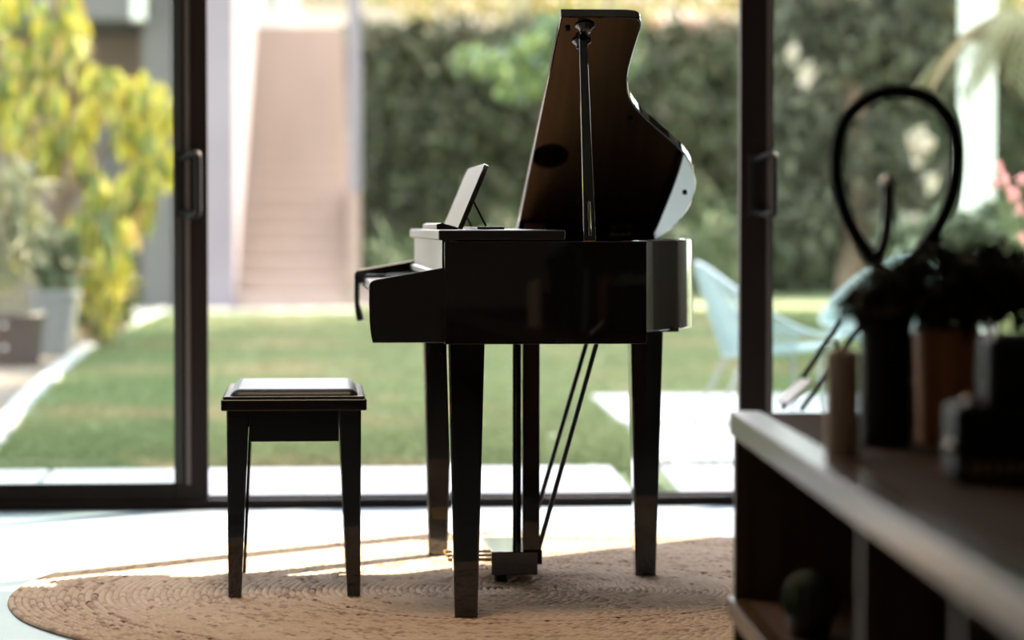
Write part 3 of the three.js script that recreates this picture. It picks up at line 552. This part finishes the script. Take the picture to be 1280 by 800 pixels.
// ---------------------------------------------------------------- garden stairs and buildings
{
  const st = thing('garden_stairs', 'straight flight of tan concrete steps between pale walls', 'stairs', [0, GY, -22.4]);
  const n = 19, rise = 0.182, run = 0.248;
  for (let i = 0; i < n; i++) part('step', bx(-0.66, 0.70, 0, (i + 1) * rise, -n * run - 0.6, -i * run, 0.012, 2), M.step, st);
  const wall = (pts, h, m, nm, label) => part(nm, worldUV(planExtrude(pts, -0.02, h, 0.008)), m, st, label);
  wall([[-1.19, -0.1], [-0.60, -0.1], [-0.40, 5.0], [-1.19, 5.0]], 5.2, M.stuccoPale, 'side_wall', 'pale stucco wall beside the steps');
  wall([[0.665, -0.08], [0.79, -0.08], [0.79, 5.0], [0.69, 5.0]], 1.32, M.brownWall, 'side_wall', 'low brown stucco wall beside the steps');
  part('newel', worldUV(bx(0.655, 0.80, 1.30, 5.2, -0.02, 0.09, 0.006)), M.stuccoPale, st, 'pale post beside the steps');
}
{
  const b = thing('garden_house', 'grey stucco house with a balcony behind the yellow tree', 'building', [0, GY, -22.4]);
  part('pier', worldUV(bx(-1.62, -1.27, 0, 5.5, -0.5, 0.0, 0.006)), M.stuccoGrey, b);
  part('wall', worldUV(bx(-7, -1.6, 0, 5.5, -2.6, -2.2, 0)), M.brownWall, b);
  part('side_wall', worldUV(bx(-1.62, -1.2, 0, 5.5, -2.6, -0.5, 0)), M.stuccoGrey, b);
  part('balcony', worldUV(bx(-7, -1.72, 3.18, 4.4, -2.2, 0.35, 0.01)), M.stuccoGrey, b);
  part('balcony_end', worldUV(bx(-1.715, -1.56, 3.18, 4.6, -0.2, 0.42, 0.006)), M.white, b, 'white balcony corner board');
  const win = part('window', bx(-2.35, -1.66, 0.1, 2.55, -2.2, -2.12, 0.005), M.bronze, b);
  part('pane', bx(-2.31, -1.70, 0.15, 2.5, -2.115, -2.11, 0), M.darkGlass, win);
}
{
  const g = thing('upper_gate', 'white painted gate at the top of the garden stairs', 'gate', [0, GY + 19 * 0.182, -27.5]);
  part('frame', merge([bx(-0.42, -0.36, 0, 1.6, -0.03, 0.03, 0.005), bx(0.06, 0.12, 0, 1.6, -0.03, 0.03, 0.005), bx(-0.36, 0.06, 0.0, 0.12, -0.02, 0.02, 0.005), bx(-0.36, 0.06, 1.5, 1.6, -0.02, 0.02, 0.005)]), M.white, g);
  for (let i = 0; i < 4; i++) if (i !== 1) part('board', bx(-0.36 + i * 0.105, -0.258 + i * 0.105, 0.12, 1.5, -0.012, 0.012, 0.004), M.white, g);
  part('gap_board', bx(-0.255, -0.165, 0.22, 1.5, -0.02, -0.005, 0.002), M.wireDark, g);
}
{
  const p = atZ(1150, 300, -36), b = thing('far_house', 'cream house glimpsed through the trees', 'building', [p.x - 2, GY, -36]);
  part('wall', worldUV(bx(-9, 4.6, 0, 4.6, -4, 0, 0)), M.cream, b);
  part('roof', worldUV(bx(-9.4, 5, 4.6, 4.9, -4.4, 0.5, 0.02)), M.white, b);
}
{
  const p = atZ(1220, 282, -10), w = 19.5 / (FPX / 18.56), b = thing('garden_post', 'tall white painted square post rising behind the shrubs', 'post', [p.x, GY, -10]);
  part('shaft', bx(-w, w, 0.12, 4.2, -w, w, 0.008), M.white, b);
  part('base', bx(-w * 1.25, w * 1.25, 0, 0.12, -w * 1.25, w * 1.25, 0.006), M.white, b);
}

// ---------------------------------------------------------------- plants
const LEAF = { long: leafGeo(0.16, 0.045, 0.3, 0.45), mid: leafGeo(0.13, 0.07, 0.3, 0.25), small: leafGeo(0.075, 0.04, 0.3, 0.2), blade: leafGeo(0.42, 0.022, 0.4, 0.5), blade2: leafGeo(0.22, 0.02, 0.4, 0.2) };
function trunk(parent, pts, r0, r1, name = 'trunk') {
  const c = new THREE.CatmullRomCurve3(pts), n = 20, g = new THREE.TubeGeometry(c, n, 1, 9), p = g.attributes.position, ctr = new THREE.Vector3();
  for (let i = 0; i <= n; i++) { c.getPointAt(i / n, ctr); for (let j = 0; j < 10; j++) { const k = i * 10 + j, r = r0 + (r1 - r0) * i / n; p.setXYZ(k, ctr.x + (p.getX(k) - ctr.x) * r, ctr.y + (p.getY(k) - ctr.y) * r, ctr.z + (p.getZ(k) - ctr.z) * r); } }
  g.computeVertexNormals(); return part(name, g, M.bark, parent);
}
{ // yellow tree by the path
  const z = -12.5, base = atZ(82, 430, z), t = thing('yellow_tree', 'yellow green backlit tree with hanging leaves beside the grey house', 'tree', [base.x, GY, base.z]);
  const L = (px, py, dz = 0) => atZ(px, py, z + dz).sub(t.position);
  trunk(t, [V(0, 0, 0), L(80, 330), L(76, 220), L(82, 120), L(70, 20), L(74, -60)], 0.075, 0.035);
  for (const [a, b, c] of [[[78, 260], [120, 200], [165, 140]], [[78, 200], [40, 140], [10, 90]], [[80, 150], [110, 90], [120, 60]], [[78, 290], [120, 260], [180, 220]], [[76, 240], [40, 210], [-10, 190]]]) trunk(t, [L(...a), L(...b, 0.15), L(...c, 0.25)], 0.03, 0.012, 'branch');
  const yl = [], yr = rngOf(99);
  const sprays = [[168, 118], [140, 105], [193, 132], [108, 84], [196, 205], [168, 222], [125, 230], [152, 272], [140, 318], [165, 160], [98, 148], [58, 112], [20, 72], [22, 150], [45, 22], [86, 10], [10, 2], [35, 198], [2, 232], [92, 282], [125, 366], [108, 196], [60, 62], [-40, 100], [-30, -40], [60, -60], [185, 180], [120, 300], [28, 262], [62, 300], [20, 310], [95, 40], [180, 250], [70, 170], [5, 110]];
  for (const [x, y] of sprays) for (let i = 0; i < 5; i++) yl.push([x + (yr() - 0.5) * 34, y + (yr() - 0.5) * 30, 7 + yr() * 5, 26, (yr() - 0.5) * 1.2, 13 + yr() * 9]);
  const bl = blobPx(yl, z).map((b) => [b[0] - t.position.x, b[1] - t.position.y, b[2] - t.position.z, ...b.slice(3)]);
  foliage('foliage', t, bl, LEAF.long, M.leaf, [[0.58, 0.52, 0.05], [0.46, 0.45, 0.05], [0.28, 0.33, 0.05], [0.66, 0.55, 0.08], [0.17, 0.24, 0.05], [0.13, 0.18, 0.05], [0.55, 0.38, 0.12]], 101, { shell: 0.25, hang: 1.15 });
}
function shrub(name, label, z, list, geo, mat, pal, seed, opts = {}, group) {
  const bl = blobPx(list, z, opts.k ?? 1), cx = bl.reduce((s, b) => s + b[0], 0) / bl.length, s = thing(name, label, 'shrub', [cx, GY, z], 0, group);
  const lo = bl.map((b) => [b[0] - cx, b[1] - GY, b[2] - z, ...b.slice(3)]);
  const ml = lo.reduce((a, b) => (b[1] < a[1] ? b : a));
  trunk(s, [V(ml[0], 0, ml[2]), V(ml[0] * 0.9 + 0.02, ml[1] * 0.5, ml[2]), V(ml[0], Math.max(0.1, ml[1]), ml[2])], 0.03, 0.015, 'stem');
  foliage('foliage', s, lo, geo, mat, pal, seed, opts);
  return s;
}
shrub('flowering_shrub', 'low shrub with pale cream leaves at the foot of the yellow tree', -13, [[118, 350, 26, 160], [140, 380, 24, 140], [112, 395, 22, 120], [150, 350, 22, 110], [128, 415, 14, 60]], LEAF.mid, M.leaf, [[0.20, 0.24, 0.08], [0.50, 0.46, 0.22], [0.60, 0.40, 0.25], [0.14, 0.19, 0.07], [0.55, 0.52, 0.12]], 111);
{ // pots on the path, with their plants
  const pot = (name, label, cx, by, wpx, hpx, mat, taperK) => {
    const p = atY(cx, by, GY + 0.006), s = FPX / AX_F.dot(p.clone().sub(EYE)), g = thing(name, label, 'pot', [p.x, GY + 0.006, p.z - 0.2]), R = wpx / 2 / s, h = hpx / s;
    part('body', new THREE.LatheGeometry([[0, 0], [R * taperK, 0], [R * taperK * 1.03, 0.01], [R, h * 0.9], [R * 1.06, h * 0.9], [R * 1.06, h], [R * 0.94, h], [R * 0.9, h * 0.9], [0, h * 0.88]].map(([a, b]) => new THREE.Vector2(a, b)), 36), mat, g);
    part('soil', new THREE.CylinderGeometry(R * 0.9, R * 0.9, 0.02, 28).translate(0, h * 0.89, 0), M.soil, g);
    return { g, R, h };
  };
  const a = pot('planter', 'dark brown glazed planter standing on the tan path', 4, 458, 96, 66, M.potBrown, 0.86);
  for (const [x, y] of [[0.6, 0.35], [0.62, 0.78]]) { const b = new THREE.SphereGeometry(0.02, 12, 10).translate(-a.R * 0.05 + a.R * 0.1, a.h * y, a.R * 0.97 * (0.86 + 0.14 * y) + 0.004); part('stud', b, M.chrome, a.g); }
  foliage('grass_plant', a.g, [[0, a.h + 0.42, 0, a.R * 0.75, 0.26, a.R * 0.75, 220], [0.05, a.h + 0.75, -0.05, a.R * 0.6, 0.26, a.R * 0.6, 150]], LEAF.blade2, M.leafDull, [[0.16, 0.17, 0.10], [0.22, 0.21, 0.13], [0.11, 0.13, 0.07], [0.26, 0.23, 0.14]], 121, { shell: 0.3 });
  const c = pot('planter', 'grey stone planter behind the dark brown one', 66, 446, 62, 82, M.potGrey, 0.62);
  foliage('leafy_plant', c.g, [[0, c.h + 0.24, 0, c.R * 0.8, 0.22, c.R * 0.8, 260]], LEAF.mid, M.leafDull, [[0.07, 0.10, 0.05], [0.11, 0.13, 0.07], [0.16, 0.16, 0.09]], 123, { shell: 0.3 });
}
{ // the tall hedge across the end of the lawn
  const h = thing('tall_hedge', 'tall dense dark green hedge across the end of the lawn', 'hedge', [4.9, GY, -28.5]);
  const r = rngOf(131), bl = [];
  for (let x = -3.7; x < 9; x += 0.5) for (let y = 0.3; y < 3.7; y += 0.5) bl.push([x + (r() - 0.5) * 0.2, y + (r() - 0.5) * 0.2, (r() - 0.5) * 0.7, 0.42, 0.42, 0.42, 220]);
  for (let k = 0; k < 22; k++) { const x = -3.8 + k * 0.6; trunk(h, [V(x, 0, -0.5), V(x + 0.08, 1.2, -0.45), V(x - 0.06, 2.4, -0.5), V(x + 0.05, 3.5, -0.45)], 0.05, 0.02, 'stem'); }
  const inner = [];
  for (let x = -3.8; x < 9; x += 0.5) for (let y = 0.25; y < 3.7; y += 0.5) inner.push([x + (r() - 0.5) * 0.2, y + (r() - 0.5) * 0.2, -0.8 + (r() - 0.5) * 0.4, 0.46, 0.46, 0.5, 420]);
  foliage('inner_foliage', h, inner, LEAF.mid, M.leafDull, [[0.05, 0.072, 0.032], [0.075, 0.10, 0.045], [0.045, 0.06, 0.032], [0.08, 0.072, 0.045]], 134, { shell: 0.2, smin: 1.2, smax: 1.8 });
  foliage('foliage', h, bl, LEAF.mid, M.leafDull, [[0.05, 0.072, 0.032], [0.075, 0.10, 0.045], [0.045, 0.06, 0.032], [0.11, 0.13, 0.06], [0.08, 0.072, 0.045]], 133, { shell: 0.4, smin: 0.7, smax: 1.2 });
  const tops = []; for (let x = -3.75; x < 9; x += 0.4) tops.push([x, 3.85 + r() * 0.3, (r() - 0.5) * 0.5, 0.32, 0.25, 0.4, 90]);
  foliage('new_growth', h, tops, LEAF.mid, M.leaf, [[0.34, 0.34, 0.08], [0.42, 0.36, 0.12], [0.22, 0.26, 0.07], [0.45, 0.30, 0.18]], 135, { shell: 0.3, label: 'yellow green new growth' });
}
function tree(label, px, z, base, h, list, geo, mat, pal, seed, opts = {}) {
  const p = atZ(px, 300, z), t = thing('garden_tree', label, 'tree', [p.x, GY, z]);
  const bl = blobPx(list, z, opts.k ?? 1.2).map((b) => [b[0] - p.x, b[1] - GY, b[2] - z, ...b.slice(3)]);
  trunk(t, [V(0, 0, 0), V(base * 0.5, h * 0.35, 0.1), V(-base, h * 0.7, 0), V(0, h, 0.1)], base, base * 0.35);
  for (const b of bl.slice(0, 5)) trunk(t, [V(-base * 0.4, h * 0.55, 0), V(b[0] * 0.5, b[1] * 0.5 + h * 0.3, b[2] * 0.5), V(b[0], b[1], b[2])], base * 0.4, base * 0.1, 'branch');
  foliage('foliage', t, bl, geo, mat, pal, seed, opts);
  return t;
}
tree('broad green tree behind the raised piano lid', 700, -31, 0.16, 5, [[640, 70, 40, 420], [690, 110, 60, 700], [720, 40, 40, 260], [740, 150, 60, 600], [800, 180, 60, 520], [820, 60, 40, 260], [600, 110, 40, 380], [870, 140, 55, 420], [660, 30, 26, 120], [860, 60, 40, 200], [740, 0, 50, 180]], LEAF.mid, M.leafDull, [[0.09, 0.13, 0.06], [0.14, 0.18, 0.09], [0.06, 0.09, 0.04], [0.20, 0.24, 0.13]], 141);
tree('young tree whose bright green branch reaches over the hedge', 760, -18, 0.07, 3.2, [[590, 76, 24, 80, 0, 8], [630, 80, 26, 100, 0, 12], [665, 62, 26, 110, 0, 14], [650, 105, 30, 110, 0, 12], [690, 90, 30, 140, 0, 24], [700, 40, 30, 110, 0, 20], [760, 60, 50, 160]], LEAF.mid, M.leaf, [[0.20, 0.30, 0.08], [0.28, 0.36, 0.10], [0.13, 0.21, 0.08], [0.12, 0.20, 0.12]], 143, { shell: 0.3 });
tree('dry pinkish tree with pale leaves right of the piano lid', 870, -31.5, 0.12, 5, [[850, 60, 40, 260], [900, 100, 40, 320], [880, 180, 45, 320], [910, 40, 40, 220], [900, 250, 50, 320], [860, 10, 50, 180]], LEAF.small, M.leafDull, [[0.46, 0.38, 0.28], [0.30, 0.28, 0.16], [0.55, 0.45, 0.36], [0.14, 0.16, 0.08]], 145);
tree('large shadowy evergreen behind the right hand door glass', 1060, -16, 0.15, 4.5, [[990, 40, 50, 520], [1060, 60, 60, 700], [1130, 40, 60, 640], [1000, 150, 60, 560], [1080, 190, 60, 560], [1180, 80, 50, 420], [1170, 240, 45, 260], [1010, 260, 55, 420], [1090, 280, 50, 360], [1040, 0, 70, 500], [1160, 0, 70, 500]], LEAF.mid, M.leafDull, [[0.10, 0.105, 0.065], [0.07, 0.08, 0.05], [0.14, 0.14, 0.09], [0.05, 0.055, 0.035]], 147);
{
  const t = scene.getObjectByName('garden_tree_003'), bl = blobPx([[1150, 180, 17, 90, 0.9, 24], [1142, 285, 16, 80, 0.9, 18], [1010, 92, 12, 40, 0.9, 10], [990, 68, 9, 25, 0.9, 9], [1165, 225, 9, 25, 0.9, 9]], -16).map((b) => [b[0] - t.position.x, b[1] - GY, b[2] + 16, ...b.slice(3)]);
  foliage('blossom', t, bl, LEAF.small, M.leaf, [[0.80, 0.72, 0.62], [0.75, 0.70, 0.55], [0.8, 0.66, 0.6]], 155, { shell: 0.2, label: 'pale blossom' });
  const u = scene.getObjectByName('garden_tree_002'), b2 = blobPx([[905, 40, 14, 70, 2.6], [893, 62, 12, 60, 2.6], [912, 80, 10, 40, 2.6], [820, 20, 12, 50, 2.6], [870, 28, 10, 40, 2.6], [800, 70, 8, 30, 2.6]], -31.5).map((b) => [b[0] - u.position.x, b[1] - GY, b[2] + 31.5, ...b.slice(3)]);
  foliage('blossom', u, b2, LEAF.mid, M.leaf, [[0.85, 0.66, 0.60], [0.80, 0.72, 0.66]], 157, { shell: 0.2, label: 'pale pink blossom' });
}
shrub('clipped_shrub', 'rounded grey green shrub below the tall white post', -8.6, [[1180, 310, 40, 300], [1240, 305, 46, 360], [1290, 310, 46, 300], [1130, 325, 34, 220], [1200, 345, 40, 240]], LEAF.mid, M.leafDull, [[0.12, 0.15, 0.08], [0.17, 0.20, 0.12], [0.09, 0.11, 0.06]], 149);
shrub('strappy_plant', 'clump of strappy dark leaves in front of the hedge beside the piano', -21, [[885, 300, 34, 150], [900, 320, 30, 120], [870, 320, 26, 100], [640, 310, 30, 100], [560, 330, 30, 100], [490, 340, 30, 110]], LEAF.blade, M.leafDull, [[0.09, 0.14, 0.06], [0.13, 0.18, 0.08], [0.06, 0.09, 0.04]], 151);
{ // palm fronds at the far right
  const z = -7, p = atZ(1300, 300, z), t = thing('palm', 'brown green palm with arching fronds beside the white post', 'palm', [p.x, GY, z]);
  const top = V(0, 1.95, 0); trunk(t, [V(0, 0, 0), V(0.03, 0.9, 0), top], 0.07, 0.06);
  for (let i = 0; i < 13; i++) {
    const a = i / 13 * 6.283 + 0.2, len = 0.55 + 0.15 * ((i * 7) % 5) / 5, up = 0.25 + 0.3 * ((i * 3) % 4) / 4, c = new THREE.QuadraticBezierCurve3(top, V(Math.cos(a) * len * 0.55, 1.95 + up, Math.sin(a) * len * 0.55), V(Math.cos(a) * len, 1.95 - 0.35 + up * 0.4, Math.sin(a) * len)), gs = [new THREE.TubeGeometry(c, 10, 0.006, 5)];
    const q = new THREE.Object3D(), lg = leafGeo(0.26, 0.018, 0.3, 0.35);
    for (let k = 3; k < 20; k++) for (const s of [-1, 1]) { const o = c.getPoint(k / 20), tan = c.getTangent(k / 20), yaw = Math.atan2(tan.x, tan.z); q.position.copy(o); q.rotation.set(0.35, yaw + s * 0.95, 0, 'YXZ'); q.updateMatrix(); gs.push(lg.clone().applyMatrix4(q.matrix)); }
    part('frond', merge(gs.map((x) => { x.deleteAttribute('uv'); return x; })), std({ color: i % 3 ? rgb(0.16, 0.15, 0.07) : rgb(0.24, 0.17, 0.09), roughness: 0.8, side: THREE.DoubleSide }), t);
  }
}
{ // pink flowering stems just outside the glass
  const z = -2.2, p = atZ(1272, 420, z), t = thing('pink_flowers', 'tall pink flowering stems just outside the right glass door', 'flowers', [p.x, -0.045, z]);
  const pm = std({ color: rgb(0.80, 0.36, 0.36), roughness: 0.7, side: THREE.DoubleSide });
  const L = (px, py, dz = 0) => atZ(px, py, z + dz).sub(t.position);
  [[1248, 208], [1262, 238], [1256, 222], [1272, 262], [1276, 296], [1268, 244], [1280, 312], [1246, 230], [1290, 270], [1278, 225]].forEach(([px, py], i) => {
    const tip = L(px, py, (i % 3 - 1) * 0.06);
    part('stem', tube([V((i % 4 - 1.5) * 0.03, 0, (i % 3 - 1) * 0.03), V(tip.x * 0.4 + 0.03, tip.y * 0.55, tip.z * 0.5), tip], 0.003, 12, 5), std({ color: rgb(0.12, 0.16, 0.06), roughness: 0.8 }), t);
    const gs = [], r = rngOf(200 + i), q = new THREE.Object3D(), lg = leafGeo(0.018, 0.013, 0.4, 0.2);
    for (let k = 0; k < 22; k++) { q.position.set(tip.x + (r() - 0.5) * 0.03, tip.y + (r() - 0.5) * 0.035, tip.z + (r() - 0.5) * 0.03); q.rotation.set(r() * 6, r() * 6, r() * 6); q.updateMatrix(); gs.push(lg.clone().applyMatrix4(q.matrix)); }
    part('flower', merge(gs), pm, t, 'pink blossom cluster');
  });
}

{ // a row of tall trees along the right side of the garden: their crowns shade the lawn and the paving
  const lg = leafGeo(0.46, 0.27, 0.25, 0.25);
  ['end tree of the tall side row, closest to the paving slabs', 'second tall side row tree counted from the paving slabs', 'third tall side row tree counted from the paving slabs', 'end tree of the tall side row, closest to the hedge'].forEach((label, i) => {
    const z = [-9.6, -13.8, -17.8, -21.6][i], t = thing('shade_tree', label, 'tree', [8.6, GY, z], 0, 'row of tall shade trees');
    trunk(t, [V(0, 0, 0), V(0.1, 2, 0.1), V(-0.1, 4.5, 0), V(0, 7, 0)], 0.2, 0.08);
    foliage('foliage', t, [[0, 6.5, 0, 2.0, 2.9, 3.1, 5200], [0, 7.2, 0.3, 1.4, 2.2, 2.2, 1800]], lg, M.leafDull, [[0.09, 0.12, 0.05], [0.13, 0.16, 0.07], [0.06, 0.09, 0.04]], 171 + i, { shell: 0.25 });
  });
}
// ---------------------------------------------------------------- garden chairs and table
function cordChair(label, x, z, turn, y = -0.045) {
  const c = thing('cord_chair', label, 'chair', [x, y, z], turn, 'aqua cord garden chairs');
  // local: forward +x; rim is a pear shaped loop from the high back to the low front
  const rimAt = (t) => { const k = (1 - Math.cos(t)) / 2; return V(-0.28 + 0.68 * k, 0.40 + 0.34 * Math.pow(1 - k, 2.2), Math.sin(t) * (0.35 - 0.05 * k)); };
  const rp = []; for (let i = 0; i < 40; i++) rp.push(rimAt(i / 40 * Math.PI * 2));
  part('rim', tube(rp, 0.011, 96, 8, true), M.aquaFrame, c);
  const ringAt = (t) => { const k = (1 - Math.cos(t)) / 2; return V(-0.15 + 0.48 * k, 0.315 + 0.05 * k, Math.sin(t) * 0.24); };
  const r2 = []; for (let i = 0; i < 24; i++) r2.push(ringAt(i / 24 * Math.PI * 2));
  part('seat_ring', tube(r2, 0.007, 48, 6, true), M.aquaFrame, c);
  for (let i = 0; i < 96; i++) { const t = i / 96 * Math.PI * 2; if (Math.cos(t) < -0.15) continue; const a = rimAt(t), b = ringAt(t), m = a.clone().lerp(b, 0.55); m.y -= 0.02; part('cord', new THREE.TubeGeometry(new THREE.QuadraticBezierCurve3(a, m, b), 5, 0.0055, 5), M.aqua, c); }
  for (let i = 0; i < 26; i++) { const t = 0.12 + i / 25 * 2.9, a = ringAt(t), b = ringAt(-t); part('seat_cord', rod(a, b, 0.0055, 0.0055, 5), M.aqua, c); }
  for (const [a, b] of [[ringAt(2.2), V(0.26, 0, 0.27)], [ringAt(-2.2), V(0.26, 0, -0.27)], [ringAt(0.7), V(-0.25, 0, 0.2)], [ringAt(-0.7), V(-0.25, 0, -0.2)]]) part('leg', rod(a, b, 0.008), M.wireDark, c);
  return c;
}
{
  const p = atZ(945, 430, -4.1); cordChair('aqua cord garden chair standing on the paving slabs beside the piano tail', p.x, -4.1, 0.1);
  const q = atZ(1110, 430, -5.6); cordChair('aqua cord garden chair seen past the dark loop sculpture', q.x, -5.6, -2.2);
}

renderer.render(scene, camera);
